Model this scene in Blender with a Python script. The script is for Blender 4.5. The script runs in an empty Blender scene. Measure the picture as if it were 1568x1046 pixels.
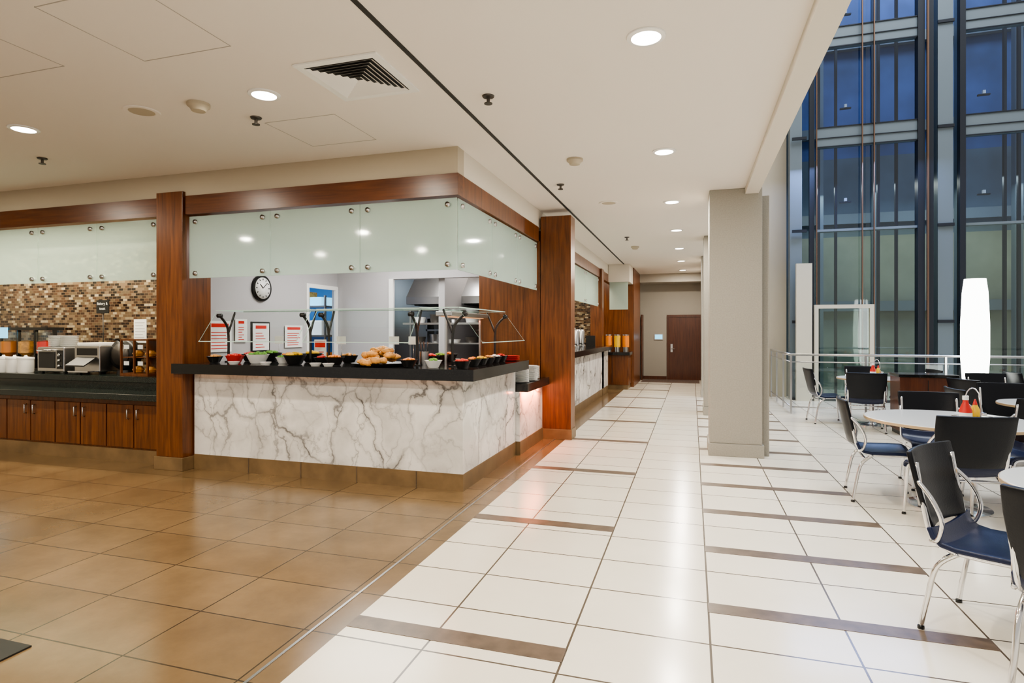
import bpy, math, random
from mathutils import Vector, Matrix
random.seed(7)
S=bpy.context.scene
COL=S.collection
# ---------------------------------------------------------------- materials
def newmat(name):
    m=bpy.data.materials.new(name); m.use_nodes=True
    nt=m.node_tree; b=nt.nodes['Principled BSDF']
    return m,nt,b
def N(nt,t,**kw):
    n=nt.nodes.new(t)
    for k,v in kw.items(): setattr(n,k,v)
    return n
def simple(name,col,rough=.5,metal=0,spec=.5,noise=0,nscale=8,emit=None,es=0,bump=0):
    m,nt,b=newmat(name)
    b.inputs['Base Color'].default_value=(*col,1); b.inputs['Roughness'].default_value=rough
    b.inputs['Metallic'].default_value=metal; b.inputs['Specular IOR Level'].default_value=spec
    if noise or bump:
        tc=N(nt,'ShaderNodeTexCoord'); nz=N(nt,'ShaderNodeTexNoise'); nz.inputs['Scale'].default_value=nscale; nz.inputs['Detail'].default_value=4
        nt.links.new(tc.outputs['Object'],nz.inputs['Vector'])
        if noise:
            r=N(nt,'ShaderNodeValToRGB')
            r.color_ramp.elements[0].position=.3; r.color_ramp.elements[1].position=.7
            r.color_ramp.elements[0].color=(*[c*(1-noise) for c in col],1)
            r.color_ramp.elements[1].color=(*[min(1,c*(1+noise)) for c in col],1)
            nt.links.new(nz.outputs['Fac'],r.inputs['Fac']); nt.links.new(r.outputs['Color'],b.inputs['Base Color'])
        if bump:
            bp=N(nt,'ShaderNodeBump'); bp.inputs['Strength'].default_value=bump; bp.inputs['Distance'].default_value=.01
            nt.links.new(nz.outputs['Fac'],bp.inputs['Height']); nt.links.new(bp.outputs['Normal'],b.inputs['Normal'])
    if emit:
        b.inputs['Emission Color'].default_value=(*emit,1); b.inputs['Emission Strength'].default_value=es
    return m
def wood(name,c1,c2,rough=.3,horiz=False):
    m,nt,b=newmat(name)
    tc=N(nt,'ShaderNodeTexCoord'); mp=N(nt,'ShaderNodeMapping')
    mp.inputs['Scale'].default_value=(1.2,18,18) if horiz else (18,18,1.2)
    nz=N(nt,'ShaderNodeTexNoise'); nz.inputs['Scale'].default_value=1.6; nz.inputs['Detail'].default_value=6; nz.inputs['Distortion'].default_value=.6
    r=N(nt,'ShaderNodeValToRGB'); e=r.color_ramp.elements
    e[0].position=.3; e[0].color=(*c1,1); e[1].position=.72; e[1].color=(*c2,1)
    nt.links.new(tc.outputs['Object'],mp.inputs['Vector']); nt.links.new(mp.outputs['Vector'],nz.inputs['Vector'])
    nt.links.new(nz.outputs['Fac'],r.inputs['Fac']); nt.links.new(r.outputs['Color'],b.inputs['Base Color'])
    b.inputs['Roughness'].default_value=rough
    return m
def tiles(name,c1,c2,grout,w,h,ox,oy,rough,mortar=.006,nz_s=3,var=.12,vertical=None):
    m,nt,b=newmat(name)
    tc=N(nt,'ShaderNodeTexCoord'); mp=N(nt,'ShaderNodeMapping'); mp.inputs['Location'].default_value=(-ox,-oy,0)
    br=N(nt,'ShaderNodeTexBrick'); br.offset=0; br.squash=1
    br.inputs['Scale'].default_value=1; br.inputs['Brick Width'].default_value=w; br.inputs['Row Height'].default_value=h
    br.inputs['Mortar Size'].default_value=mortar; br.inputs['Mortar Smooth'].default_value=.1
    br.inputs['Color1'].default_value=(*c1,1); br.inputs['Color2'].default_value=(*c2,1); br.inputs['Mortar'].default_value=(*grout,1)
    nt.links.new(tc.outputs['Object'],mp.inputs['Vector']); nt.links.new(mp.outputs['Vector'],br.inputs['Vector'])
    nz=N(nt,'ShaderNodeTexNoise'); nz.inputs['Scale'].default_value=nz_s; nz.inputs['Detail'].default_value=8; nz.inputs['Roughness'].default_value=.65
    nt.links.new(tc.outputs['Object'],nz.inputs['Vector'])
    r=N(nt,'ShaderNodeValToRGB'); e=r.color_ramp.elements; e[0].position=.3;e[1].position=.7
    e[0].color=(1-var,1-var,1-var,1); e[1].color=(1,1,1,1)
    nt.links.new(nz.outputs['Fac'],r.inputs['Fac'])
    mx=N(nt,'ShaderNodeMixRGB',blend_type='MULTIPLY'); mx.inputs['Fac'].default_value=1
    nt.links.new(br.outputs['Color'],mx.inputs['Color1']); nt.links.new(r.outputs['Color'],mx.inputs['Color2'])
    nt.links.new(mx.outputs['Color'],b.inputs['Base Color'])
    bp=N(nt,'ShaderNodeBump',invert=True); bp.inputs['Strength'].default_value=.3; bp.inputs['Distance'].default_value=.003
    nt.links.new(br.outputs['Fac'],bp.inputs['Height']); nt.links.new(bp.outputs['Normal'],b.inputs['Normal'])
    b.inputs['Roughness'].default_value=rough
    return m
def marble(name):
    m,nt,b=newmat(name)
    tc=N(nt,'ShaderNodeTexCoord')
    nz=N(nt,'ShaderNodeTexNoise'); nz.inputs['Scale'].default_value=2.2; nz.inputs['Detail'].default_value=6; nz.inputs['Roughness'].default_value=.55
    nt.links.new(tc.outputs['Object'],nz.inputs['Vector'])
    sc=N(nt,'ShaderNodeVectorMath',operation='SCALE'); sc.inputs['Scale'].default_value=.6
    nt.links.new(nz.outputs['Color'],sc.inputs[0])
    ad=N(nt,'ShaderNodeVectorMath',operation='ADD'); nt.links.new(tc.outputs['Object'],ad.inputs[0]); nt.links.new(sc.outputs['Vector'],ad.inputs[1])
    mp=N(nt,'ShaderNodeMapping'); mp.inputs['Rotation'].default_value=(0,math.radians(38),0); mp.inputs['Scale'].default_value=(1.5,1,.7)
    nt.links.new(ad.outputs['Vector'],mp.inputs['Vector'])
    outs=[]
    for s,pos,dark in ((1.45,.026,.95),(3.0,.024,.5)):
        v=N(nt,'ShaderNodeTexVoronoi',feature='DISTANCE_TO_EDGE'); v.inputs['Scale'].default_value=s
        nt.links.new(mp.outputs['Vector'],v.inputs['Vector'])
        r=N(nt,'ShaderNodeValToRGB'); e=r.color_ramp.elements
        e[0].position=0.0; e[0].color=(dark,)*3+(1,); e[1].position=pos*3.2; e[1].color=(0,0,0,1)
        x=e.new(pos*.8); x.color=(dark*.32,)*3+(1,)
        x=e.new(pos*.35); x.color=(dark*.85,)*3+(1,)
        nt.links.new(v.outputs['Distance'],r.inputs['Fac']); outs.append(r)
    nz2=N(nt,'ShaderNodeTexNoise'); nz2.inputs['Scale'].default_value=1.9; nz2.inputs['Detail'].default_value=3
    nt.links.new(tc.outputs['Object'],nz2.inputs['Vector'])
    r2=N(nt,'ShaderNodeValToRGB'); r2.color_ramp.elements[0].position=.38; r2.color_ramp.elements[1].position=.6
    r2.color_ramp.elements[0].color=(.3,.3,.3,1)
    nt.links.new(nz2.outputs['Fac'],r2.inputs['Fac'])
    a=N(nt,'ShaderNodeMath',operation='MAXIMUM'); nt.links.new(outs[0].outputs['Color'],a.inputs[0]); nt.links.new(outs[1].outputs['Color'],a.inputs[1])
    mu=N(nt,'ShaderNodeMath',operation='MULTIPLY'); nt.links.new(a.outputs[0],mu.inputs[0]); nt.links.new(r2.outputs['Color'],mu.inputs[1])
    nz3=N(nt,'ShaderNodeTexNoise'); nz3.inputs['Scale'].default_value=2.4; nz3.inputs['Detail'].default_value=6
    nt.links.new(ad.outputs['Vector'],nz3.inputs['Vector'])
    r3=N(nt,'ShaderNodeValToRGB'); r3.color_ramp.elements[0].position=.35; r3.color_ramp.elements[1].position=.58
    r3.color_ramp.elements[0].color=(.64,.62,.59,1); r3.color_ramp.elements[1].color=(.84,.82,.785,1)
    nt.links.new(nz3.outputs['Fac'],r3.inputs['Fac'])
    mx=N(nt,'ShaderNodeMixRGB'); nt.links.new(mu.outputs[0],mx.inputs['Fac']); nt.links.new(r3.outputs['Color'],mx.inputs['Color1']); mx.inputs['Color2'].default_value=(.09,.08,.075,1)
    nt.links.new(mx.outputs['Color'],b.inputs['Base Color']); b.inputs['Roughness'].default_value=.2
    return m
def mosaic(name):
    m,nt,b=newmat(name)
    tc=N(nt,'ShaderNodeTexCoord')
    sep=N(nt,'ShaderNodeSeparateXYZ'); cb=N(nt,'ShaderNodeCombineXYZ')
    nt.links.new(tc.outputs['Object'],sep.inputs[0])
    ad=N(nt,'ShaderNodeMath',operation='ADD'); nt.links.new(sep.outputs['X'],ad.inputs[0]); nt.links.new(sep.outputs['Y'],ad.inputs[1])
    nt.links.new(ad.outputs[0],cb.inputs['X']); nt.links.new(sep.outputs['Z'],cb.inputs['Y'])
    br=N(nt,'ShaderNodeTexBrick'); br.offset=.5
    br.inputs['Scale'].default_value=1; br.inputs['Brick Width'].default_value=.075; br.inputs['Row Height'].default_value=.036
    br.inputs['Mortar Size'].default_value=.0025; br.inputs['Color1'].default_value=(0,0,0,1); br.inputs['Color2'].default_value=(1,1,1,1)
    br.inputs['Mortar'].default_value=(.42,.42,.42,1)
    nt.links.new(cb.outputs[0],br.inputs['Vector'])
    r=N(nt,'ShaderNodeValToRGB'); r.color_ramp.interpolation='CONSTANT'; e=r.color_ramp.elements
    e[0].position=0; e[0].color=(.02,.012,.009,1); e[1].position=.2; e[1].color=(.09,.05,.03,1)
    for p,c in ((.38,(.17,.115,.07)),(.5,(.05,.03,.02)),(.64,(.24,.19,.12)),(.75,(.11,.075,.045)),(.92,(.36,.30,.21))):
        x=e.new(p); x.color=(*c,1)
    nt.links.new(br.outputs['Color'],r.inputs['Fac']); nt.links.new(r.outputs['Color'],b.inputs['Base Color'])
    b.inputs['Roughness'].default_value=.2
    return m
def glass(name,tint,refl=.04,rough=.02,diff=None,dfac=0,edge=.5):
    m=bpy.data.materials.new(name); m.use_nodes=True; nt=m.node_tree; nt.nodes.clear()
    o=N(nt,'ShaderNodeOutputMaterial'); t=N(nt,'ShaderNodeBsdfTransparent'); t.inputs['Color'].default_value=(*tint,1)
    g=N(nt,'ShaderNodeBsdfGlossy'); g.inputs['Roughness'].default_value=rough; g.inputs['Color'].default_value=(.9,.95,.95,1)
    f=N(nt,'ShaderNodeLayerWeight'); f.inputs['Blend'].default_value=.5
    pw=N(nt,'ShaderNodeMath',operation='POWER'); pw.inputs[1].default_value=5; nt.links.new(f.outputs['Facing'],pw.inputs[0])
    ad=N(nt,'ShaderNodeMath',operation='MULTIPLY_ADD'); ad.inputs[1].default_value=edge; ad.inputs[2].default_value=refl; nt.links.new(pw.outputs[0],ad.inputs[0])
    ad.use_clamp=True
    mx=N(nt,'ShaderNodeMixShader'); nt.links.new(ad.outputs[0],mx.inputs[0])
    base=t.outputs[0]
    if diff:
        d=N(nt,'ShaderNodeBsdfDiffuse'); d.inputs['Color'].default_value=(*diff,1)
        tr=N(nt,'ShaderNodeBsdfTranslucent'); tr.inputs['Color'].default_value=(*diff,1)
        m1=N(nt,'ShaderNodeMixShader'); m1.inputs[0].default_value=.5; nt.links.new(d.outputs[0],m1.inputs[1]); nt.links.new(tr.outputs[0],m1.inputs[2])
        m2=N(nt,'ShaderNodeMixShader'); m2.inputs[0].default_value=dfac; nt.links.new(t.outputs[0],m2.inputs[1]); nt.links.new(m1.outputs[0],m2.inputs[2])
        base=m2.outputs[0]
    nt.links.new(base,mx.inputs[1]); nt.links.new(g.outputs[0],mx.inputs[2]); nt.links.new(mx.outputs[0],o.inputs['Surface'])
    return m
M={}
M['brown']=tiles('brown_tile',(.235,.155,.078),(.20,.13,.064),(.055,.037,.02),.65,.45,.083,3.41,.2,.0045,2.2,.38)
M['cream']=tiles('cream_tile',(.82,.76,.64),(.79,.73,.61),(.10,.08,.06),.65,.45,.083,3.41,.18,.0055,1.5,.08)
M['band']=simple('band_tile',(.13,.095,.068),.3,noise=.25,nscale=12)
M['skirt']=simple('skirt_tile',(.19,.125,.062),.35,noise=.2,nscale=5)
M['wood']=wood('cherry_wood',(.085,.025,.006),(.20,.067,.016))
M['woodh']=wood('cherry_wood_h',(.075,.021,.006),(.14,.045,.012),horiz=True)
M['woodd']=wood('dark_wood_door',(.06,.018,.008),(.11,.035,.014))
M['marble']=marble('white_marble')
M['granite']=simple('black_granite',(.010,.010,.010),.12,noise=.5,nscale=90)
M['granite_g']=simple('green_black_granite',(.015,.022,.02),.15,noise=.5,nscale=90)
M['mosaic']=mosaic('mosaic_tile')
M['ceil']=simple('ceiling_paint',(.79,.75,.695),.8)
M['fascia']=simple('beige_paint',(.47,.415,.32),.75)
M['fascial']=simple('light_paint',(.68,.64,.56),.75)
M['col']=simple('column_plaster',(.34,.32,.275),.8,noise=.07,nscale=70,bump=.2)
M['gray']=simple('gray_paint',(.45,.44,.45),.7)
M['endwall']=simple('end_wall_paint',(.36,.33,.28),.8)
M['frost']=glass('frosted_glass',(.86,.95,.91),.04,.06,(.68,.79,.74),.60,.3)
M['clear']=glass('clear_glass',(.93,.965,.95),.06,.01,None,0,.45)
M['chrome']=simple('chrome',(.75,.75,.76),.12,1)
M['steel']=simple('stainless',(.52,.52,.52),.28,1)
M['darksteel']=simple('dark_fixture',(.10,.09,.08),.4,.6)
M['leather']=simple('black_leather',(.005,.006,.009),.30,spec=.28,bump=.1,nscale=120)
M['leatherb']=simple('blue_sheen_leather',(.007,.013,.045),.3,spec=.4,bump=.1,nscale=120)  # black leather; blue light reflected on the seats is put into the colour
M['black']=simple('black_plastic',(.015,.015,.015),.35)
M['dark']=simple('dark_interior',(.03,.03,.03),.6)
M['white']=simple('white_ceramic',(.85,.85,.83),.25)
M['paper']=simple('paper',(.82,.82,.8),.7)
M['red']=simple('red_plastic',(.6,.03,.02),.3)
M['yellow']=simple('mustard',(.8,.5,.03),.3)
M['orange']=simple('orange_food',(.8,.25,.03),.4)
M['green']=simple('green_food',(.12,.3,.04),.6)
M['bread']=simple('croissant_crust',(.62,.3,.08),.5,noise=.35,nscale=25)
M['tabletop']=simple('table_laminate',(.62,.63,.62),.22)
M['tableedge']=simple('table_edge',(.45,.33,.2),.4)
M['lamp']=simple('lamp_emitter',(1,1,1),.5,emit=(1,.96,.88),es=14)
M['lantern']=simple('lantern_glow',(1,1,1),.5,emit=(.97,1,.93),es=6)
M['led']=simple('warm_led',(1,.6,.3),.5,emit=(1,.45,.2),es=.8)
M['steelblue']=simple('shaft_steel',(.16,.20,.23),.45,.2)
M['shaftdark']=simple('shaft_dark_steel',(.025,.03,.04),.4,.3)
M['copper']=simple('copper_rail',(.18,.11,.075),.4,.5)
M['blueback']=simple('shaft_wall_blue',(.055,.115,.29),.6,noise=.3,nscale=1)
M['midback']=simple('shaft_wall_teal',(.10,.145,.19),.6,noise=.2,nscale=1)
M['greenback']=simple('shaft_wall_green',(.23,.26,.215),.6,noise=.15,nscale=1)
M['blueglass']=glass('blue_tinted_glass',(.62,.73,.90),.07,.04,None,0,.5)
M['greenglass']=glass('green_tinted_glass',(.78,.86,.81),.07,.04,None,0,.5)
M['bluescreen']=simple('screen_blue',(.1,.4,.6),.3,emit=(.25,.65,.9),es=1.5)
M['groove']=simple('panel_groove',(.42,.40,.37),.8)
M['creamframe']=simple('cream_metal_frame',(.62,.58,.48),.5)
M['carpet']=simple('entry_carpet',(.12,.08,.06),.95,noise=.5,nscale=30)
M['greenedge']=simple('glass_edge',(.50,.68,.62),.2)
# ---------------------------------------------------------------- geometry helpers
def link(o,parent=None):
    COL.objects.link(o)
    if parent is not None: o.parent=parent
    return o
def root(name,loc=(0,0,0),rot=0,sc=1):
    e=bpy.data.objects.new(name,None); e.empty_display_size=.1; e.location=loc; e.rotation_euler=(0,0,rot); e.scale=(sc,)*3
    COL.objects.link(e); return e
def mk(name,v,f,mat,parent=None,smooth=False):
    me=bpy.data.meshes.new(name); me.from_pydata([tuple(p) for p in v],[],f); me.update()
    me.materials.append(M[mat] if isinstance(mat,str) else mat)
    if smooth:
        for p in me.polygons: p.use_smooth=True
    return link(bpy.data.objects.new(name,me),parent)
BF=[(0,3,2,1),(4,5,6,7),(0,1,5,4),(1,2,6,5),(2,3,7,6),(3,0,4,7)]
def bx(x0,x1,y0,y1,z0,z1):
    return [(x0,y0,z0),(x1,y0,z0),(x1,y1,z0),(x0,y1,z0),(x0,y0,z1),(x1,y0,z1),(x1,y1,z1),(x0,y1,z1)]
def box(name,x0,x1,y0,y1,z0,z1,mat,parent=None,bev=0):
    o=mk(name,bx(x0,x1,y0,y1,z0,z1),BF,mat,parent)
    if bev:
        b=o.modifiers.new('b','BEVEL'); b.width=bev; b.segments=2
    return o
def boxes(name,lst,mat,parent=None):
    v=[];f=[]
    for l in lst:
        k=len(v); v+=bx(*l); f+=[tuple(i+k for i in q) for q in BF]
    return mk(name,v,f,mat,parent)
def lathe(name,prof,mat,parent=None,loc=(0,0,0),seg=24,smooth=True):
    v=[];f=[]
    n=len(prof)
    for i in range(seg):
        a=2*math.pi*i/seg
        for r,z in prof: v.append((loc[0]+r*math.cos(a),loc[1]+r*math.sin(a),loc[2]+z))
    for i in range(seg):
        j=(i+1)%seg
        for k in range(n-1):
            f.append((i*n+k,j*n+k,j*n+k+1,i*n+k+1))
    if prof[0][0]>1e-5: f.append(tuple(i*n for i in range(seg))[::-1])
    if prof[-1][0]>1e-5: f.append(tuple(i*n+n-1 for i in range(seg)))
    o=mk(name,v,f,mat,parent,smooth)
    if smooth:
        e=o.modifiers.new('e','EDGE_SPLIT'); e.split_angle=math.radians(40)
    return o
def cyl(name,x,y,z0,z1,r,mat,parent=None,seg=24): return lathe(name,[(r,z0),(r,z1)],mat,parent,(x,y,0),seg)
def smoothpath(pts,n=6):
    P=[Vector(p) for p in pts]; out=[]
    for i in range(len(P)-1):
        p0=P[max(i-1,0)];p1=P[i];p2=P[i+1];p3=P[min(i+2,len(P)-1)]
        for k in range(n):
            t=k/n
            out.append(.5*((2*p1)+(-p0+p2)*t+(2*p0-5*p1+4*p2-p3)*t*t+(-p0+3*p1-3*p2+p3)*t**3))
    out.append(P[-1]); return out
def tube(name,pts,r,mat,parent=None,seg=10,sm=6,radii=None):
    P=smoothpath(pts,sm) if sm else [Vector(p) for p in pts]
    v=[];f=[];up=None
    n=len(P)
    for i,p in enumerate(P):
        d=(P[min(i+1,n-1)]-P[max(i-1,0)]).normalized()
        if up is None:
            up=Vector((0,0,1)) if abs(d.z)<.9 else Vector((1,0,0))
        s=d.cross(up).normalized(); up=s.cross(d).normalized()
        rr=r if radii is None else radii(i/(n-1))
        for k in range(seg):
            a=2*math.pi*k/seg; v.append(p+s*math.cos(a)*rr+up*math.sin(a)*rr)
    for i in range(n-1):
        for k in range(seg):
            j=(k+1)%seg; f.append((i*seg+k,i*seg+j,(i+1)*seg+j,(i+1)*seg+k))
    f.append(tuple(range(seg))[::-1]); f.append(tuple((n-1)*seg+k for k in range(seg)))
    return mk(name,v,f,mat,parent,True)
def area(name,loc,size,power,col=(1,1,1),rot=(0,0,0),parent=None,sy=None,shape='RECTANGLE'):
    l=bpy.data.lights.new(name,'AREA'); l.energy=power; l.color=col; l.shape=shape; l.size=size
    if shape=='RECTANGLE': l.size_y=sy or size
    o=bpy.data.objects.new(name,l); o.location=loc; o.rotation_euler=rot; link(o,parent); return o
# ---------------------------------------------------------------- shell
H=3.2
box('floor',-1.68,9.5,-3,19,-.1,0,'cream')
box('floor_brown',-10.6,-1.68,-3,19,-.1,0,'brown')
box('trim_floor_gutter',-1.83,-1.815,-3,8,.0,.003,'steel')
b=[]
y=2.72-1.8
while y<18: b.append((-1.68,-.567,y-.12,y,0,.0025)); y+=1.8
y=3.41-1.8
while y<14: b.append((.083,1.383,y-.115,y,0,.0025)); y+=.9
boxes('trim_floor_bands',b,'band')
box('ceiling',-10.6,.68,-3,19,H,H+.12,'ceil')
boxes('trim_ceiling_track',[(-1.675,-1.645,-3,18.8,H-.006,H)],'dark')
box('ceiling_edge_beam',.6,.75,-3,14.6,3.13,4.2,'fascial')
box('wall_left',-10.7,-10.6,-3,6.3,0,H,'fascial')
box('wall_end',-3.4,.25,18.8,18.95,0,H,'endwall')
box('ceiling_end_bulkhead',-1.5,.25,17.9,18.8,2.95,H-.002,'endwall')
box('wall_right_corridor',.25,.4,14.6,18.95,0,H,'endwall')
box('wall_atrium',.4,2.05,14.6,14.8,0,10,'fascia')
d=root('door_1',(-.25,18.8,0))
box('leaf',-.43,.43,-.03,0,0,1.93,'woodd',d)
boxes('frame',[(-.5,-.43,-.05,0,0,2.0),(.43,.5,-.05,0,0,2.0),(-.43,.43,-.05,0,1.93,2.0)],'woodd',d)
tube('handle',[(-.36,-.035,.95),(-.36,-.08,.95),(-.25,-.08,.95)],.012,'chrome',d,sm=0)
box('lock_plate',-.39,-.33,-.038,-.03,.85,1.1,'steel',d)
t=root('wall_display',(-1.0,18.8,1.32)); box('bezel',-.13,.13,-.03,0,-.09,.09,'steel',t); box('screen',-.11,.11,-.034,-.03,-.07,.07,'bluescreen',t)
boxes('door_2',[(-1.5,-1.46,18.3,18.78,0,2.0)],'woodd')
box('baseboard_end',-1.5,-.76,18.77,18.8,0,.1,'woodd')
box('entry_carpet',-1.45,.2,17.6,18.7,0,.006,'carpet')
def pcol(y):
    c=root('structural_column',(0,y,0))
    box('shaft',.2,.79,0,.6,.15,H,'col',c,.008)
    box('base',.185,.81,-.015,.62,0,.15,'col',c,.004)
    box('pilaster',.80,.88,.13,.55,.0,H-.08,'col',c)
pcol(7.47); pcol(11.0); pcol(13.95)
# bays: headers
box('wall_header_left',-10.58,-5.6,4.98,5.1,2.75,2.95,'woodh')
box('wall_header_front',-5.2,-2.05,4.98,5.1,2.75,2.95,'woodh')
box('wall_header_side_a',-2.15,-2.05,5.1,7.94,2.75,2.95,'wood')
box('wall_header_side_b',-2.15,-2.05,8.25,13.58,2.75,2.95,'wood')
box('wall_header_side_c',-2.15,-2.05,13.92,15.98,2.75,2.95,'wood')
box('wall_soffit_front',-10.58,-2.06,5.0,5.15,2.95,H-.001,'fascia')
box('wall_soffit_side',-2.2,-2.06,5.15,16,2.95,H-.001,'fascial')
box('ceiling_kitchen',-10.58,-2.2,5.16,12,2.76,2.84,'ceil')
def wcol(x0,x1,y0,y1,z1=3.0):
    c=root('wood_column')
    box('shaft',x0,x1,y0,y1,.14,z1,'wood',c,.004); box('base',x0-.015,x1+.015,y0-.015,y1+.015,0,.14,'skirt',c,.003)
wcol(-5.58,-5.22,5.0-.04,5.35)
wcol(-2.03,-1.6,7.96,8.24,3.1)
wcol(-2.27,-2.0,13.6,13.9,2.95)
# frosted glass panels
def panel(p0,p1,z0=2.07,z1=2.735):
    r=root('frosted_glass_panel')
    (x0,y0),(x1,y1)=p0,p1
    if abs(y0-y1)<1e-6: box('pane',x0+.004,x1-.004,y0,y0+.012,z0,z1,'frost',r)
    else: box('pane',x0,x0+.012,y0+.004,y1-.004,z0,z1,'frost',r)
    dx,dy=(x1-x0),(y1-y0); L=math.hypot(dx,dy)
    for s in (.09/L,1-.09/L):
        for z in (z0+.05,z1-.06):
            cx,cy=x0+dx*s,y0+dy*s
            if abs(dy)<1e-6: tube('standoff',[(cx,cy-.02,z),(cx,cy+.03,z)],.024,'steel',r,sm=0,seg=14)
            else: tube('standoff',[(cx+.03,cy,z),(cx-.02,cy,z)],.024,'steel',r,sm=0,seg=14)
fx=[-5.2,-4.15,-3.1,-2.08]
for a,c in zip(fx,fx[1:]): panel((a,5.03),(c,5.03))
lx=[-10.3,-9.36,-8.42,-7.48,-6.54,-5.6]
for a,c in zip(lx,lx[1:]): panel((a,5.03),(c,5.03))
ry=[5.06,6.02,6.98,7.94]
for a,c in zip(ry,ry[1:]): panel((-2.09,a),(-2.09,c))
ry=[8.3,10,11.8,13.55]
for a,c in zip(ry,ry[1:]): panel((-2.09,a),(-2.09,c))
# buffet counter
bc=root('buffet_counter')
box('marble_front',-5.2,-2.05,5.1,5.16,.16,1.045,'marble',bc)
box('marble_side',-2.11,-2.05,5.16,6.8,.16,1.045,'marble',bc)
box('body_front',-5.2,-2.12,5.17,5.95,0,1.04,'dark',bc)
box('body_side',-2.85,-2.12,5.95,6.8,0,1.04,'dark',bc)
box('granite_front',-5.2,-1.88,4.93,6.0,1.045,1.15,'granite',bc)
box('granite_return',-5.34,-5.2,4.93,4.955,1.045,1.15,'granite',bc)
box('granite_side',-2.9,-1.88,6.0,6.8,1.045,1.15,'granite',bc)
boxes('skirt',[(-5.2,-2.045,5.095,5.17,0,.16),(-2.12,-2.045,5.17,6.8,0,.16)],'skirt',bc)
boxes('skirt_joint',[(x,x+.006,5.09,5.096,0,.16) for x in (-4.48,-3.83,-3.18,-2.53)],'band',bc)
box('led_strip',-5.15,-2.1,5.06,5.075,1.033,1.044,'led',bc)
lc=root('plate_ledge')
box('marble',-2.6,-2.0,6.82,7.94,.16,.76,'marble',lc); box('granite',-2.65,-1.9,6.82,7.94,.76,.86,'granite',lc); box('skirt',-2.6,-1.99,6.81,7.95,0,.16,'skirt',lc)
box('wall_wood_panel',-2.95,-2.04,7.97,8.2,0,2.76,'wood')
# kitchen interior
box('wall_kitchen_side_a',-5.5,-5.4,5.36,7.33,0,2.76,'gray')
box('wall_kitchen_side_b',-5.5,-5.4,7.33,8.1,2.2,2.76,'gray')
box('wall_kitchen_back_a',-5.5,-4.45,8.1,8.22,0,2.76,'gray')
box('wall_kitchen_back_b',-4.45,-2.95,8.1,8.22,2.3,2.76,'gray')
boxes('trim_kitchen_door',[(-5.41,-5.38,7.3,7.36,0,2.2),(-5.41,-5.38,8.02,8.09,0,2.2),(-5.41,-5.38,7.36,8.02,2.14,2.2)],'white')
boxes('trim_kitchen_opening',[(-4.47,-4.4,8.07,8.1,0,2.3)],'white')
box('wall_blue_room',-8.4,-8.3,6.4,9.8,0,2.76,simple('blue_wall',(.05,.18,.5),.5))
box('wall_blue_room_back',-8.3,-5.5,9.7,9.8,0,2.76,simple('blue_wall2',(.08,.25,.55),.5))
sh=root('storage_rack',(-6.6,8.75,0))
for z in (.4,.9,1.4,1.9): box('shelf',-.7,.7,-.25,.25,z,z+.03,'steel',sh)
for px in (-.68,.68):
    for py in (-.23,.23): box('post',px-.015,px+.015,py-.015,py+.015,0,2.1,'steel',sh)
for k,(z,c) in enumerate([(.43,'white'),(.93,'orange'),(1.43,'white'),(1.93,'bluescreen')]):
    for j in range(4): box('bin',-.62+j*.32,-.38+j*.32,-.18,.15,z,z+.15+.05*((j*7+k)%3),(c if j%2 else ('paper','red','green','bread')[k]),sh,.01)
box('wall_kitchen_far',-5.5,-2.92,9.9,10.0,0,2.76,simple('kitchen_steel_wall',(.30,.30,.29),.35,.8))
box('wall_kitchen_right',-2.9,-2.8,8.22,9.9,0,2.76,'gray')
hdn=root('range_hood',(0,0,0))
mk('canopy',[(-4.6,8.9,1.95),(-3.0,8.9,1.95),(-3.0,9.88,1.95),(-4.6,9.88,1.95),(-4.6,9.3,2.5),(-3.0,9.3,2.5),(-3.0,9.88,2.5),(-4.6,9.88,2.5),(-4.6,8.9,2.07),(-3.0,8.9,2.07)],
   [(0,3,2,1),(0,1,9,8),(8,9,5,4),(4,5,6,7),(2,3,7,6),(1,2,6,5,9),(0,8,4,7,3)],'steel',hdn)
box('duct',-4.1,-3.5,9.5,9.88,2.5,2.76,'steel',hdn)
boxes('filter',[(-4.5+i*.25,-4.3+i*.25,9.0,9.8,1.93,1.948) for i in range(6)],'dark',hdn)
rg=root('cooking_range',(-3.8,9.5,0))
box('body',-.75,.75,-.35,.38,.1,.92,'steel',rg,.01); box('griddle',-.7,.7,-.3,.3,.92,.96,'dark',rg); box('backguard',-.75,.75,.3,.36,.96,1.25,'steel',rg)
boxes('shelf',[(-.75,.75,.05,.36,1.5,1.53),(-.75,.75,.05,.36,1.72,1.75)],'steel',rg); boxes('shelf_bracket',[(-.75,-.72,.05,.36,.96,1.72),(.72,.75,.05,.36,.96,1.72)],'steel',rg)
boxes('salamander',[(-.6,.1,.08,.34,1.54,1.7)],'darksteel',rg)
box('oven_door',-.6,0,-.37,-.35,.2,.75,'dark',rg); tube('handle',[(-.55,-.41,.72),(-.05,-.41,.72)],.012,'chrome',rg,sm=0)
for i in range(6): tube('knob',[(-.6+i*.22,-.35,.85),(-.6+i*.22,-.39,.85)],.025,'black',rg,sm=0,seg=14)
boxes('leg',[(x,x+.05,y,y+.05,0,.1) for x in (-.72,.67) for y in (-.3,.3)],'steel',rg)
ps=root('pass_shelf',(-3.65,8.45,0))
box('top',-.7,.7,-.2,.25,.9,.94,'steel',ps); boxes('legs',[(x,x+.04,y,y+.04,0,.9) for x in (-.68,.64) for y in (-.18,.19)],'steel',ps)
boxes('overshelf',[(-.7,.7,-.15,.2,1.6,1.63),(-.7,.7,-.12,.2,1.82,1.84),(-.7,.7,-.12,.2,1.3,1.32)],'steel',ps); boxes('post',[(x,x+.03,.0,.03,.94,1.82) for x in (-.66,.63)],'steel',ps)
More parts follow.
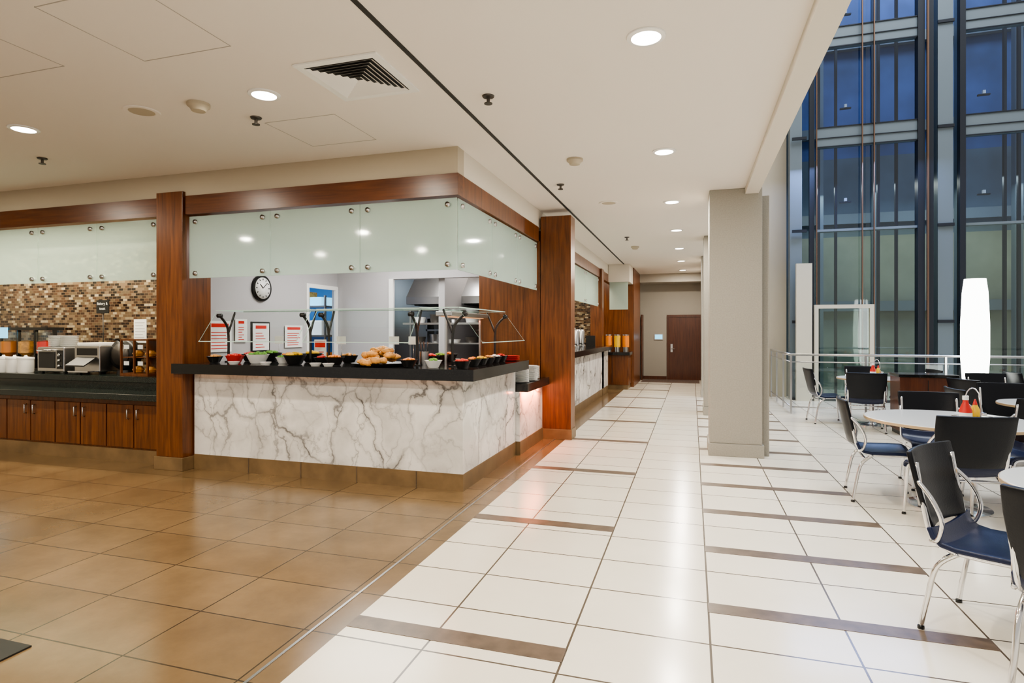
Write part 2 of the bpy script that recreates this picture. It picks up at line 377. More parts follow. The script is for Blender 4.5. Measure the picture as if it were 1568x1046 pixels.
box('undershelf',-.68,.68,-.15,.2,.3,.32,'steel',ps)
for z in (.94,1.32,1.63):
    for i in range(4): lathe('pan_stack',[(0,0),(.09,0),(.11,.05+.04*((i+int(z*10))%3)),(.1,.05+.04*((i+int(z*10))%3)),(.085,.01),(0,.01)],('darksteel','steel','white')[(i+int(z*7))%3],ps,(-.5+i*.3,0.02,z))
# clock
ck=root('wall_clock',(-5.4,6.36,2.06))
def xdisk(name,x0,x1,r,mat,parent,seg=32): return tube(name,[(x0,0,0),(x1,0,0)],r,mat,parent,seg=seg,sm=0)
xdisk('rim',0,.035,.17,'black',ck); xdisk('face',.035,.04,.14,'white',ck)
for i in range(12):
    a=i*math.pi/6; yy,zz=.125*math.cos(a),.125*math.sin(a)
    tube('tick',[(.042,yy,zz),(.042,yy*.84,zz*.84)],.006,'black',ck,sm=0,seg=4)
tube('hour_hand',[(.044,0,0),(.044,-.05,.05)],.006,'black',ck,sm=0,seg=4); tube('minute_hand',[(.044,0,0),(.044,.08,.07)],.005,'black',ck,sm=0,seg=4)
def notice(y0,y1,z0,z1,framed=False):
    r=root('wall_notice')
    if framed: box('frame',-5.4,-5.385,y0-.02,y1+.02,z0-.02,z1+.02,'black',r)
    box('sheet',-5.386,-5.382,y0,y1,z0,z1,'paper',r)
    h=z1-z0
    box('heading',-5.382,-5.381,y0+.05,y1-.05,z1-.20*h,z1-.08*h,'red',r)
    boxes('text_line',[(-5.382,-5.381,y0+.05,y1-.05-random.random()*.08,z0+h*k,z0+h*k+.009) for k in (.1,.2,.3,.42,.52,.62)],'red',r)
notice(5.47,5.84,1.25,1.62); notice(5.9,6.1,1.36,1.65); notice(6.2,6.5,1.25,1.60,True); notice(6.82,7.2,1.27,1.58)
# sneeze guards
def guard(loc,rot,L):
    g=root('sneeze_guard',loc,rot)
    for x in (.08,L-.08):
        tube('post',[(x,0,0),(x,0,.3),(x,-.03,.42),(x,-.13,.52)],.014,'black',g,sm=4)
        tube('brace',[(x,0,.33),(x,.05,.45),(x,.10,.565)],.012,'black',g,sm=3)
        cyl('foot',x,0,0,.012,.04,'black',g)
        tube('clamp',[(x-.025,-.13,.52),(x+.025,-.13,.52)],.024,'black',g,sm=0)
    mk('front_glass',[(0,-.34,.24),(L,-.34,.24),(L,-.10,.56),(0,-.10,.56)],[(0,1,2,3)],'clear',g)
    mk('top_glass',[(0,-.10,.58),(L,-.10,.58),(L,.32,.58),(0,.32,.58)],[(0,1,2,3)],'clear',g)
    boxes('glass_edge',[(0,L,-.346,-.336,.234,.242),(0,L,-.104,-.096,.574,.584),(0,L,.316,.324,.574,.584),(0,.008,-.1,.32,.576,.584),(L-.008,L,-.1,.32,.576,.584)],'greenedge',g)
    for x in (0,L-.008): mk('front_glass_edge',[(x,-.34,.24),(x+.008,-.34,.24),(x+.008,-.10,.56),(x,-.10,.56)],[(0,1,2,3)],'greenedge',g)
guard((-5.12,5.42,1.15),0,1.25); guard((-3.8,5.42,1.15),0,1.2); guard((-2.25,5.25,1.15),math.radians(90),1.45)
hl=root('heat_lamp_bar',(-2.4,6.0,1.15))
boxes('post',[(-.01,.01,-.5,-.48,0,.5),(-.01,.01,.5,.52,0,.5)],'steel',hl); box('housing',-.09,.09,-.55,.55,.5,.55,'steel',hl,.008); box('element',-.05,.05,-.5,.5,.494,.5,'led',hl)
# food
def bowl(x,y,z,r,food,mat='black',name='serving_bowl'):
    b=root(name,(x,y,z+.002))
    lathe('bowl',[(0,0),(r*.55,0),(r*.62,.01),(r*.95,r*.75),(r,r*.82),(r*.95,r*.82),(r*.85,r*.65),(0,r*.6)],mat,b)
    for i in range(14):
        a=random.random()*6.28; q=random.random()*r*.65
        s=r*.2
        lathe('food',[(0,-s*.6),(s*.7,-s*.5),(s,0),(s*.7,s*.6),(0,s*.8)],food,b,(q*math.cos(a),q*math.sin(a),r*(.95-.2*q/r)),8)
zc=1.15
foods=['red','green','orange','yellow','bread','paper']
for i,(x,y) in enumerate([(-4.9,5.6),(-4.62,5.62),(-4.35,5.58),(-4.08,5.62),(-3.6,5.62),(-3.32,5.66),(-4.75,5.2),(-4.45,5.2),(-3.5,5.2),(-3.98,5.2)]):
    bowl(x,y,zc,.12 if i%2 else .1,foods[i%6],'black' if i<6 else ('red','white','black','black')[i-6])
for x,y,f_ in ((-5.02,5.2,'bread'),(-4.2,5.3,'green'),(-3.72,5.3,'red'),(-2.62,5.12,'orange'),(-2.35,5.1,'green'),(-2.05,5.08,'red')): bowl(x,y,zc,.085,f_,'black' if f_!='green' else 'white')
for i,y in enumerate([5.45,5.67,5.89,6.11,6.33]): bowl(-2.08,y,zc,.085,foods[(i+2)%6])
for i,y in enumerate([5.75,6.0,6.25]): bowl(-2.68,y,zc,.1,foods[(i)%6])
tr=root('croissant_tray',(-3.0,5.25,zc+.002))
lathe('tray',[(0,0),(.26,0),(.29,.03),(.28,.03),(.25,.012),(0,.012)],'black',tr)
for i in range(36):
    a=random.random()*6.28; q=random.random()**.6*.24; zz=.04+ (.13*(1-q/.24)); ph=random.random()*6.28
    pts=[(q*math.cos(a)+.06*math.cos(ph+t),q*math.sin(a)+.06*math.sin(ph+t),zz) for t in (-1.2,-.6,0,.6,1.2)]
    tube('croissant',pts,.03,'bread',tr,seg=8,sm=3,radii=lambda s:.008+.026*math.sin(math.pi*s)*(1+.12*math.sin(s*40)))
def stack(x,y,z,n,r,mat='white',name='plate_stack'):
    p=root(name,(x,y,z+.001)); pr=[(0,0)]
    for i in range(n): pr+=[(r*.6,i*.012),(r,i*.012+.01),(r,i*.012+.013)]
    pr+=[(r*.6,n*.012),(0,n*.012)]
    lathe('plates',pr,mat,p)
stack(-2.05,7.02,.86,14,.11);stack(-2.03,7.32,.86,16,.12);stack(-2.08,7.62,.86,14,.12)
stack(-2.05,6.6,zc,5,.11,'red','red_tray_stack')
for x,y in ((-4.6,5.02),(-4.2,5.02),(-3.6,5.02),(-3.45,5.02)):
    r=root('condiment_dish',(x,y,zc+.001)); lathe('dish',[(0,0),(.04,0),(.06,.03),(.055,.03),(.035,.01),(0,.01)],'white',r); lathe('fill',[(0,.012),(.042,.018),(0,.03)],'red',r)
for x,y in ((-3.85,5.85),(-3.2,5.9),(-4.7,5.85),(-2.95,5.88)):
    r=root('food_label_card',(x,y,zc)); tube('stem',[(0,0,0),(0,0,.2)],.003,'steel',r,sm=0,seg=6); cyl('foot',0,0,0,.006,.03,'steel',r); box('card',-.06,.06,-.002,.002,.2,.29,'paper',r)
r=root('menu_card_stand',(-4.15,5.88,zc)); box('base',-.07,.07,-.04,.04,0,.012,'black',r); box('card',-.08,.08,-.004,.004,.012,.25,'paper',r); box('heading',-.07,.07,-.006,-.004,.16,.23,'red',r); boxes('text_line',[(-.06,.05,-.006,-.004,.04+k*.03,.05+k*.03) for k in range(3)],'red',r)
uc=root('utensil_caddy',(-2.64,5.5,zc)); lathe('cup',[(0,0),(.045,0),(.05,.14),(.045,.14),(.04,.01),(0,.01)],'steel',uc)
for i in range(6): tube('utensil',[(.02*math.cos(i),.02*math.sin(i),.02),(.042*math.cos(i),.042*math.sin(i),.24)],.004,'black',uc,sm=0,seg=6)
# ---------------------------------------------------------------- left bay
box('wall_mosaic_left',-10.58,-5.52,6.12,6.25,0,2.76,'mosaic')
box('wall_bay_divider',-5.6,-5.5,5.36,6.12,0,2.76,'mosaic')
cb=root('bakery_cabinet')
box('body',-10.5,-5.62,5.12,6.1,.15,.72,'wood',cb)
for i in range(11):
    x=-5.66-i*.41
    box('door_panel',x-.4,x-.01,5.1,5.12,.17,.66,'wood',cb,.004)
    hx=x-.34 if i%2==0 else x-.07
    tube('pull',[(hx,5.1,.5),(hx,5.075,.505),(hx,5.075,.605),(hx,5.1,.61)],.007,'steel',cb,sm=0,seg=8)
box('ledge_granite',-10.5,-5.6,5.0,5.5,.72,.79,'granite_g',cb,.006)
box('riser',-10.5,-5.62,5.42,6.1,.72,.9,'granite_g',cb); box('top_granite',-10.5,-5.61,5.38,6.11,.88,.95,'granite_g',cb,.006)
box('skirt',-10.5,-5.62,5.11,5.2,0,.15,'skirt',cb)
zt=.951
def microwave(x,y):
    r=root('toaster_oven',(x,y,zt)); box('body',-.24,.24,-.18,.2,.02,.34,'steel',r,.012); box('window',-.2,.08,-.19,-.18,.07,.28,'dark',r); box('controls',.12,.22,-.187,-.18,.06,.3,'black',r)
    tube('handle',[(-.18,-.22,.3),(.06,-.22,.3)],.01,'chrome',r,sm=0)
    boxes('foot',[(a,a+.03,b_,b_+.03,0,.02) for a in (-.22,.19) for b_ in (-.15,.15)],'black',r)
    for z in (.1,.17,.24): tube('knob',[(.17,-.187,z),(.17,-.205,z)],.018,'chrome',r,sm=0,seg=12)
microwave(-7.95,5.68)
r=root('conveyor_toaster',(-7.38,5.75,zt)); box('body',-.22,.22,-.2,.22,.03,.36,'steel',r,.01); mk('chute',[(-.16,-.36,.12),(.16,-.36,.12),(.16,-.2,.22),(-.16,-.2,.22),(-.16,-.36,.105),(.16,-.36,.105),(.16,-.2,.2),(-.16,-.2,.2)],[(0,1,2,3),(7,6,5,4),(0,4,5,1),(1,5,6,2),(3,2,6,7),(0,3,7,4)],'black',r); box('vent',-.17,.17,-.205,-.2,.24,.33,'black',r); box('tray',-.17,.17,-.32,-.2,.03,.045,'chrome',r); box('lid',-.2,.2,-.18,.2,.36,.40,'white',r,.01)
boxes('foot',[(a,a+.03,b_,b_+.03,0,.03) for a in (-.19,.16) for b_ in (-.17,.15)],'black',r)
r=root('waffle_maker',(-6.97,5.76,zt)); lathe('base',[(0,0),(.11,0),(.1,.05),(.04,.07),(.04,.09)],'black',r)
tube('plates',[(0,-.08,.25),(0,.06,.25)],.19,'black',r,seg=28,sm=0); tube('rim',[(0,-.095,.25),(0,-.08,.25)],.14,'darksteel',r,seg=28,sm=0); tube('handle',[(0,-.06,.40),(.03,-.14,.44),(.03,-.2,.44)],.014,'black',r)
r=root('bakery_display_case',(-6.52,5.68,zt))
box('base',-.22,.22,-.2,.2,0,.03,'wood',r); box('top',-.22,.22,-.2,.2,.43,.45,'wood',r); box('back',-.22,.22,.18,.2,.03,.43,'wood',r)
boxes('post',[(a,a+.02,-.2,-.18,.03,.43) for a in (-.22,-.01,.2)],'wood',r); box('shelf',-.2,.2,-.18,.18,.22,.23,'wood',r)
for zz in (.03,.23):
    for a in (-.1,.1): lathe('bread_roll',[(0,0),(.05,.005),(.065,.04),(.04,.075),(0,.085)],'bread',r,(a,-.05,zz),14)
    boxes('label',[(a-.04,a+.04,-.205,-.2,zz+.1,zz+.15) for a in (-.11,.11)],'paper',r)
r=root('coffee_brewer',(-6.05,5.82,zt)); box('base',-.13,.13,-.16,.16,0,.05,'steel',r,.006); box('tower',-.13,.13,.02,.16,.05,.42,'steel',r,.006); box('head',-.13,.13,-.16,.16,.42,.52,'black',r,.01); lathe('carafe',[(0,.055),(.075,.055),(.085,.1),(.06,.2),(.055,.24)],'black',r,(0,-.06,0)); tube('carafe_handle',[(.05,-.1,.22),(.12,-.14,.2),(.11,-.13,.1)],.01,'black',r)
for i,x in enumerate((-8.85,-8.64,-8.43)):
    r=root('white_canister',(x,5.52,zt)); lathe('jar',[(0,0),(.085,0),(.09,.02),(.09,.17),(.095,.175),(.095,.2),(.02,.21),(.015,.23),(0,.23)],'white',r)
r=root('cereal_dispenser',(-8.98,5.9,zt))
box('base',-.55,.55,-.12,.12,0,.03,'black',r); box('header',-.55,.55,-.12,.12,.56,.60,'black',r); boxes('post',[(a,a+.03,-.02,.02,.03,.56) for a in (-.55,-.185,.155,.52)],'black',r)
for i,(a,c) in enumerate(((-.36,'orange'),(0,'bread'),(.36,'red'))):
    lathe('hopper',[(.02,.14),(.04,.18),(.11,.24),(.11,.54)],'clear',r,(a,0,0),20); lathe('cereal',[(0,.16),(.03,.185),(.1,.245),(.1,.4),(0,.42)],c,r,(a,0,0),20); cyl('spout',a,0,.08,.15,.035,'black',r)
box('screen',-.5,-.2,-.135,-.122,.45,.6,'bluescreen',r)
for a in (-8.08,-7.86): stack(a,5.68,zt+.34,12,.1)
stack(-8.3,5.98,zt,34,.09)
r=root('bakery_sign',(-7.68,6.0,zt)); tube('pole',[(0,0,0),(0,0,.8)],.006,'black',r,sm=0,seg=8); cyl('foot',0,0,0,.012,.05,'black',r); box('board',-.11,.11,-.012,0,.79,.97,'black',r)
for tx,z in (('Bakery &',.905),('toast',.84)):
    cu=bpy.data.curves.new('lettering','FONT'); cu.body=tx; cu.size=.052; cu.align_x='CENTER'; cu.materials.append(M['paper']); o=bpy.data.objects.new('lettering',cu); o.location=(0,-.0135,z); o.rotation_euler=(math.pi/2,0,0); link(o,r)
r=root('paper_notice',(-7.16,6.12,1.5)); box('sheet',-.11,.11,-.006,0,-.16,.16,'paper',r); boxes('text_line',[(-.09,.09-random.random()*.05,-.007,-.006,-.13+k*.04,-.122+k*.04) for k in range(7)],'gray',r)
# ---------------------------------------------------------------- bay 2 / 3
c2=root('beverage_counter')
box('marble',-2.1,-2.0,8.28,14.6,.16,1.045,'marble',c2); box('granite',-2.8,-1.88,8.28,14.65,1.045,1.15,'granite',c2,.006); box('skirt',-2.1,-1.995,8.28,14.6,0,.16,'skirt',c2); box('body',-2.8,-2.1,8.28,14.6,0,1.04,'dark',c2)
box('wall_mosaic_rear',-3.6,-2.28,13.7,13.82,0,2.76,'mosaic')
box('wall_bay_back',-3.7,-3.6,8.22,13.8,0,2.76,'gray')
for i,y in enumerate((11.8,12.4,13.0)):
    r=root('coffee_urn',(-2.4,y,1.151)); lathe('body',[(0,0),(.12,0),(.12,.03),(.1,.05),(.1,.34),(.08,.38),(.02,.4),(0,.42)],'steel',r); tube('tap',[(.1,0,.08),(.15,0,.08),(.15,0,.05)],.012,'black',r,sm=0)
r=root('menu_sign',(-2.1,12.6,1.151)); box('board',-.1,.1,-.01,.01,0,.25,'black',r)
c3=root('juice_counter')
box('cabinet',-3.3,-1.56,15.2,15.95,.12,.88,'wood',c3); box('granite',-3.3,-1.52,15.12,15.96,.88,.96,'granite',c3,.006); box('skirt',-3.3,-1.58,15.22,15.9,0,.12,'skirt',c3); boxes('door_gap',[(x,x+.008,15.19,15.2,.15,.85) for x in (-2.4,-1.98)],'dark',c3)
box('wall_wood_rear',-3.4,-1.5,16.0,16.15,0,H-.002,'wood'); box('wall_wood_return',-1.65,-1.5,16.15,18.0,0,H-.002,'wood')
r=root('juice_dispenser',(-1.85,15.5,.961))
for i,c in enumerate(('orange','yellow','orange')):
    cyl('tank_%d'%i,-.25+i*.22,0,.12,.42,.085,c,r,18); cyl('lid_%d'%i,-.25+i*.22,0,.42,.45,.09,'steel',r,18); cyl('stand_%d'%i,-.25+i*.22,0,0,.12,.07,'steel',r,18)
r=root('frosted_glass_panel'); box('pane',-2.03,-1.56,15.1,15.112,2.05,2.75,'frost',r)
box('wall_soffit_juice',-2.05,-1.52,15.05,15.98,2.75,H-.002,'fascial')
# ---------------------------------------------------------------- ceiling fixtures
def downlight(x,y,p=38,col=(1,.92,.81)):
    r=root('recessed_downlight',(x,y,H))
    lathe('trim_ring',[(.085,-.001),(.085,-.012),(.11,-.008),(.112,-.001)],'white',r,seg=32); cyl('lens',0,0,-.006,-.003,.085,'lamp',r,32)
    a=area('bulb',(0,0,-.02),.16,p,col,parent=r,shape='DISK')
for y in (-1.0,1.2,3.46,5.72,7.98,10.24,12.5,14.76,17.0): downlight(-.255,y,52)
for x in (-2.94,-5.37,-7.8):
    for y in (-1,1.25,3.5): downlight(x,y,36,(1,.89,.73))
df=root('ceiling_air_diffuser',(-2.14,3.46,H))
boxes('frame',[(-.3,.3,-.3,-.25,-.012,-.001),(-.3,.3,.25,.3,-.012,-.001),(-.3,-.25,-.25,.25,-.012,-.001),(.25,.3,-.25,.25,-.012,-.001)],'white',df)
box('plenum',-.25,.25,-.25,.25,-.003,-.001,'dark',df)
vv=[];ff=[]
for i in range(7):
    s=.245-i*.034
    for (ax,ay,bx_,by) in ((-s,-s,s,-s),(s,-s,s,s),(s,s,-s,s),(-s,s,-s,-s)):
        q=(s-.021)/s; k=len(vv)
        vv+=[(ax,ay,-.016),(bx_,by,-.016),(bx_*q,by*q,-.006),(ax*q,ay*q,-.006)]; ff.append((k,k+1,k+2,k+3))
mk('louvres',vv,ff,'white',df)
def access(x0,x1,y0,y1):
    r=root('ceiling_access_panel',(0,0,H)); w=.005
    boxes('reveal',[(x0,x1,y0,y0+w,-.002,0),(x0,x1,y1-w,y1,-.002,0),(x0,x0+w,y0,y1,-.002,0),(x1-w,x1,y0,y1,-.002,0)],'groove',r)
access(-3.34,-2.68,3.98,4.62); access(-3.3,-2.63,2.2,2.85); access(-4.6,-3.85,2.1,2.75)
for x,y in ((-3.32,3.86),(-1.41,4.0),(-6.11,4.15),(-1.46,6.66),(-1.13,10.75)):
    r=root('fire_sprinkler',(x,y,H-.001)); lathe('escutcheon',[(.045,0),(.04,-.01),(.015,-.016)],'darksteel',r); cyl('stem',0,0,-.05,-.01,.012,'darksteel',r); lathe('deflector',[(0,-.052),(.03,-.052),(.03,-.058),(0,-.058)],'darksteel',r)
for x,y in ((-3.53,3.5),(-1.11,5.72),(-1.1,12)):
    r=root('smoke_detector',(x,y,H-.001)); lathe('body',[(.08,0),(.08,-.02),(.06,-.035),(.05,-.055),(.02,-.06),(0,-.06)],'fascia',r)
for x,y in ((-4.07,3.49),(-1.06,7.8)):
    r=root('ceiling_speaker',(x,y,H-.001)); lathe('ring',[(.13,0),(.125,-.008),(.095,-.008),(.09,-.003),(0,-.003)],'ceil',r); lathe('grille',[(0,-.004),(.09,-.004),(.09,-.006),(0,-.007)],'fascia',r)
box('floor_mat',-3.9,-3.0,1.2,1.99,0,.008,'black')
# ---------------------------------------------------------------- chairs and tables
def chair(x,y,deg):
    c=root('dining_chair',(x,y,0),math.radians(deg))
    for s in (-1,1):
        tube('side_frame',[(.25,s*.245,.012),(.23,s*.238,.2),(.215,s*.234,.36),(.17,s*.232,.425),(0,s*.232,.42),(-.13,s*.232,.425),(-.205,s*.232,.48),(-.24,s*.232,.62),(-.275,s*.232,.83)],.0125,'chrome',c,sm=5)
        tube('rear_leg',[(-.245,s*.25,.012),(-.22,s*.24,.16),(-.18,s*.237,.33),(-.09,s*.234,.42)],.0125,'chrome',c,sm=5)
        for fx_ in (.25,-.245): cyl('foot',fx_,s*(.245 if fx_>0 else .25),0,.015,.016,'black',c,12)
        tube('arm_loop',[(-.262,s*.245,.74),(-.19,s*.262,.66),(-.15,s*.262,.56),(-.17,s*.255,.47),(-.205,s*.245,.45)],.011,'chrome',c,sm=5)
    tube('cross_bar_front',[(.195,-.23,.40),(.195,.23,.40)],.01,'chrome',c,sm=0); tube('cross_bar_rear',[(-.15,-.235,.38),(-.15,.235,.38)],.01,'chrome',c,sm=0)
    def sheet(name,prof,wf,bow,ax,mat):
        v=[];f=[];n=len(prof);m=9
        for i,(px,pz) in enumerate(prof):
            w=wf(i/(n-1))
            for k in range(m):
                u=k/(m-1)*2-1; q=(1-u*u)*bow
                v.append((px-(q if ax=='x' else 0),u*w,pz-(q if ax=='z' else 0)))
        for i in range(n-1):
            for k in range(m-1): f.append((i*m+k,i*m+k+1,(i+1)*m+k+1,(i+1)*m+k))
        o=mk(name,v,f,mat,c,True); md=o.modifiers.new('s','SOLIDIFY'); md.thickness=.024; md.offset=0
        b_=o.modifiers.new('b','BEVEL'); b_.width=.006; b_.segments=2; b_.limit_method='ANGLE'
    sheet('seat',[(.245,.395),(.238,.425),(.2,.447),(.1,.445),(0,.44),(-.1,.436),(-.16,.445),(-.195,.475),(-.212,.52)],lambda t:.252,.022,'z','leatherb')
    sheet('back',[(-.208,.50),(-.228,.58),(-.248,.67),(-.27,.77),(-.288,.85),(-.296,.885)],lambda t:.215+.045*math.sin(min(1,t*1.4)*math.pi/2),.04,'x','leather')
def table(x,y,r,z=.75):
    t=root('round_table',(x,y,0))
    lathe('top',[(0,z-.03),(r-.01,z-.03),(r,z-.025),(r,z-.004),(r-.004,z),(0,z)],'tabletop',t,seg=48)
    lathe('edge',[(r+.001,z-.028),(r+.004,z-.026),(r+.004,z-.006),(r+.001,z-.004)],'tableedge',t,seg=48)
    cyl('pedestal',0,0,.03,z-.03,.04,'chrome',t); lathe('base',[(0,0),(.3,0),(.3,.012),(.06,.035),(.045,.05)],'chrome',t,seg=36)
    lathe('top_plate',[(.04,z-.05),(.12,z-.035),(.12,z-.03)],'chrome',t)
def caddy(x,y,z=.751):
    c=root('condiment_caddy',(x,y,z),.4,1.25)
    box('tray',-.09,.09,-.06,.06,0,.012,'black',c,.003)
    tube('handle',[(0,-.055,.01),(0,-.055,.18),(0,0,.24),(0,.055,.18),(0,.055,.01)],.004,'chrome',c,sm=3,seg=6)
    tube('rail',[(-.09,-.06,.06),(.09,-.06,.06),(.09,.06,.06),(-.09,.06,.06),(-.09,-.06,.06)],.003,'chrome',c,sm=0,seg=6)
    for i in (-.09,.09):
        for j in (-.06,.06): tube('rail_post',[(i,j,0),(i,j,.06)],.003,'chrome',c,sm=0,seg=6)
    lathe('ketchup_bottle',[(0,.012),(.032,.012),(.034,.03),(.034,.1),(.015,.15),(.015,.165)],'red',c,(-.05,0,0),16); lathe('ketchup_cap',[(.017,.165),(.017,.19),(0,.192)],'white',c,(-.05,0,0),16)
    lathe('mustard_bottle',[(0,.012),(.028,.012),(.03,.03),(.03,.09),(.012,.13)],'yellow',c,(.04,.025,0),16); lathe('mustard_cap',[(.013,.13),(.004,.165),(0,.165)],'red',c,(.04,.025,0),16)
    lathe('label',[(.0348,.04),(.0348,.085)],'paper',c,(-.05,0,0),16)
    lathe('salt_shaker',[(0,.012),(.02,.012),(.018,.07)],'clear',c,(.045,-.03,0),14); lathe('salt_cap',[(.019,.07),(.016,.085),(0,.09)],'chrome',c,(.045,-.03,0),14)
table(2.09,5.87,.62); caddy(2.12,5.5)
chair(1.62,6.03,-6); chair(1.93,5.32,96)
table(2.0,3.5,.5)
chair(1.45,3.48,-38); chair(1.58,2.90,50)
chair(2.66,6.15,200); chair(2.25,6.6,265)
table(2.76,10.7,.5); caddy(2.8,10.6)
chair(2.12,10.75,5); chair(2.5,10.06,80); chair(3.38,10.85,185); chair(2.8,11.3,265)
table(4.2,9.2,.5); caddy(4.25,9.1)
chair(3.60,9.0,20); chair(4.2,8.55,90); chair(4.8,9.5,200); chair(4.1,9.87,275)
table(3.6,7.4,.5); chair(3.0,7.45,0); chair(3.5,8.02,-90); chair(3.6,6.75,90); caddy(3.6,7.4)
table(5.5,10.6,.5); chair(4.88,10.6,0); chair(5.4,9.95,85); chair(5.5,11.22,-90); caddy(5.5,10.5)
ss=root('service_station',(3.2,9.9,0)); box('body',-.35,.35,-.22,.22,.06,.84,'woodd',ss,.006); box('top',-.37,.37,-.24,.24,.84,.88,'granite',ss,.004); box('plinth',-.33,.33,-.2,.2,0,.06,'black',ss); box('door_gap',-.004,.004,-.224,-.22,.1,.8,'black',ss)
lt=root('lantern_floor_lamp',(4.25,10.95,0)); lathe('shade',[(0,.62),(.12,.62),(.165,.75),(.185,1.1),(.185,1.6),(.165,2.1),(.14,2.32),(0,2.33)],'lantern',lt,seg=32); cyl('stem',0,0,.03,.62,.02,'steel',lt); lathe('base',[(0,0),(.17,0),(.17,.02),(.03,.035)],'steel',lt)
# railing
rl=root('guard_railing')
for z,rr in ((1.07,.022),(.94,.01),(.12,.012)):
    tube('rail',[(1.72,11.7,z),(9,11.7,z)],rr,'steel',rl,sm=0); tube('rail',[(1.72,11.7,z),(1.72,14.55,z)],rr,'steel',rl,sm=0)
x=1.72
while x<9: boxes('post',[(x-.015,x+.015,11.68,11.72,0,1.06)],'steel',rl); mk('glass',[(x+.04,11.7,.15),(x+1.16,11.7,.15),(x+1.16,11.7,.92),(x+.04,11.7,.92)],[(0,1,2,3)],'clear',rl); x+=1.2
for y in (12.65,13.6,14.5): boxes('post',[(1.705,1.735,y-.02,y+.02,0,1.06)],'steel',rl)
for y in (11.75,12.7,13.65): mk('glass',[(1.72,y,.15),(1.72,y+.85,.15),(1.72,y+.85,.92),(1.72,y,.92)],[(0,1,2,3)],'clear',rl)
# ---------------------------------------------------------------- elevator shaft
el=root('glass_elevator_shaft')
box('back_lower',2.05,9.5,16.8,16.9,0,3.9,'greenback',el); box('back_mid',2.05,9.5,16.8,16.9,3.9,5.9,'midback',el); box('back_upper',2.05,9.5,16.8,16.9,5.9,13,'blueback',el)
box('side',2.05,2.12,14.8,16.8,0,11,'steelblue',el)
boxes('main_post',[(4.83,5.1,14.1,14.4,0,11),(7.8,8.1,14.1,14.4,0,11),(2.06,2.3,14.15,14.4,0,11)],'steelblue',el)
boxes('dark_post',[(2.44,2.54,14.1,14.2,0,11),(4.48,4.6,14.1,14.3,0,11),(4.66,4.74,14.05,14.2,0,11),(5.2,5.3,14.05,14.2,0,11),(7.6,7.7,14.1,14.2,0,11)],'shaftdark',el)
boxes('copper_rail',[(2.565,2.585,14.05,14.1,0,11),(3.44,3.46,14.05,14.1,0,11),(3.66,3.68,14.05,14.1,0,11),(4.62,4.65,14.02,14.08,0,11)],'copper',el)
bl=[]
for a,c in ((2.6,4.48),(5.3,7.6)):
    for z,h in ((7.85,.42),(5.7,.42),(3.68,.05),(10,.5)): bl.append((a,c,14.15,14.3,z-h/2,z+h/2))
boxes('ring_beam',bl,'steelblue',el)
bl=[]
for a,c in ((2.6,4.48),(5.3,7.6)):
    for z in (7.85,5.7): bl+= [(a,c,14.13,14.15,z+.2,z+.22),(a,c,14.13,14.15,z-.22,z-.2),(a,c,14.13,14.15,z-.03,z-.015)]
boxes('beam_flange',bl,'shaftdark',el)
bl=[]
for z in (1.7,3.68,5.7,7.85):
    for x in (4.83,2.1): bl.append((x-.01,x+.28,14.06,14.1,z-.03,z+.03))
boxes('splice_plate',bl,'shaftdark',el)
boxes('inner_mullion',[(x,x+.05,14.9,14.98,0,11) for x in (2.75,3.1,3.95,4.3,5.55,6.3,6.55,7.2)],'shaftdark',el)
boxes('guide_rail',[(x,x+.14,15.8,16,0,11) for x in (2.9,4.1,5.8,6.9)],'steelblue',el)
boxes('rear_beam',[(2.12,9.5,16.6,16.75,z,z+.25) for z in (2,4.2,6.4,8.6,10.8)],'steelblue',el)
for a,c in ((2.6,4.46),(5.32,7.58)):
    n=2; w=(c-a)/n
    for i in range(n):
        for z0,z1,m_ in ((.05,3.65,'greenglass'),(3.71,5.47,'blueglass'),(5.93,7.6,'blueglass'),(8.1,9.75,'blueglass')):
            xa,xb=a+i*w+.01,a+(i+1)*w-.01
            mk('glazing',[(xa,14.2,z0),(xb,14.2,z0),(xb,14.2,z1),(xa,14.2,z1)],[(0,1,2,3)],m_,el)
boxes('bracket_lamp',[(x,x+.05,14.7,14.76,z,z+.07) for z in (4.4,6.5,8.6) for x in (3.25,5.85)],'white',el)
boxes('bracket_arm',[(x-.08,x+.14,14.72,14.78,z-.03,z) for z in (4.4,6.5,8.6) for x in (3.25,5.85)],'shaftdark',el)
df_=root('elevator_door_frame',(0,13.9,0))
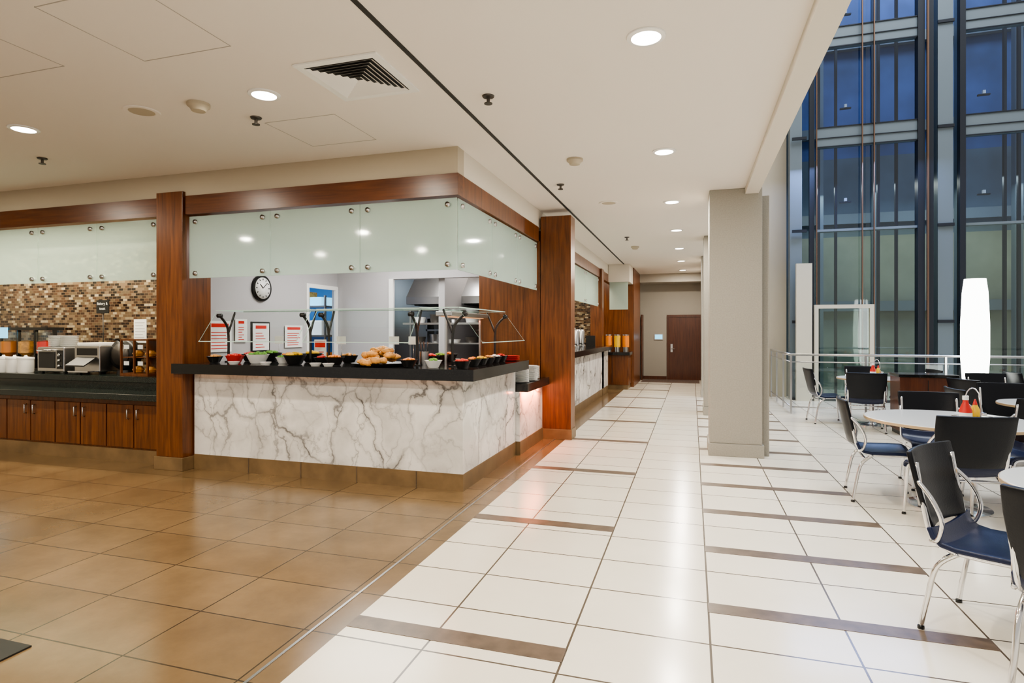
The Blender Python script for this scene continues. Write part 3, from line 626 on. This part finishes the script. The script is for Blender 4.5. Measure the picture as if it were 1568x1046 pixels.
boxes('frame',[(2.5,2.58,0,.1,0,2.06),(3.55,3.63,0,.1,0,2.06),(2.58,3.55,0,.1,1.98,2.06)],'creamframe',df_); mk('glass',[(2.58,.05,0),(3.55,.05,0),(3.55,.05,1.98),(2.58,.05,1.98)],[(0,1,2,3)],'greenglass',df_)
box('elevator_call_panel',2.14,2.45,13.85,13.95,0,2.95,'creamframe')
box('floor_threshold',2.05,9.5,14.0,14.1,0,.05,'shaftdark')
# ---------------------------------------------------------------- lights
area('kitchen_light',(-3.9,6.9,2.74),1.6,75,(1,.97,.93)); area('kitchen_rear_light',(-3.8,8.6,2.74),.8,30,(1,.97,.93))
area('blue_room_light',(-7,7.6,2.7),1.0,90,(.7,.85,1))
area('bakery_light',(-7.9,5.7,2.74),4,120,(1,.87,.66),sy=.4)
area('bay2_light',(-2.8,11,2.74),.6,80,(1,.85,.65),sy=4); area('bay3_light',(-2.3,14.7,3.1),.4,40,(1,.85,.65))
area('red_heat_light',(-2.4,6.0,1.62),.1,6,(1,.25,.1),sy=1.0)
area('ledge_light',(-1.93,7.3,.74),.05,16,(1,.24,.10),rot=(0,math.radians(35),0),sy=.8)
area('atrium_top_fill',(5,8,16),7,2200,(.84,.91,1),sy=8)  # added overhead lamp for cool atrium light, no skylight is built
area('atrium_blue_fill',(3.2,13.6,5.2),2.5,120,(.35,.5,1),sy=.4,rot=(math.radians(-15),0,0))  # added lamp facing down, gives the floor by the shaft a blue cast
area('shaft_light_blue',(4.5,15.5,12.5),5,260,(.5,.65,1),sy=1); area('shaft_light_low',(5,15.4,4.8),5,60,(.9,1,.9),sy=.6)
w=bpy.data.worlds.new('world'); S.world=w; w.use_nodes=True
w.node_tree.nodes['Background'].inputs[0].default_value=(1,.94,.86,1); w.node_tree.nodes['Background'].inputs[1].default_value=.66
# ---------------------------------------------------------------- camera
cam=bpy.data.cameras.new('camera'); co=bpy.data.objects.new('camera',cam); COL.objects.link(co)
co.location=(0,0,1.5); co.rotation_euler=(math.pi/2,0,math.radians(17.1)); cam.lens=20.6; cam.sensor_width=36; cam.shift_y=-24/2352; cam.clip_start=.05
S.camera=co
try:
    S.view_settings.view_transform='AgX'; S.view_settings.look='AgX - Medium High Contrast'
except Exception as e: print(e)
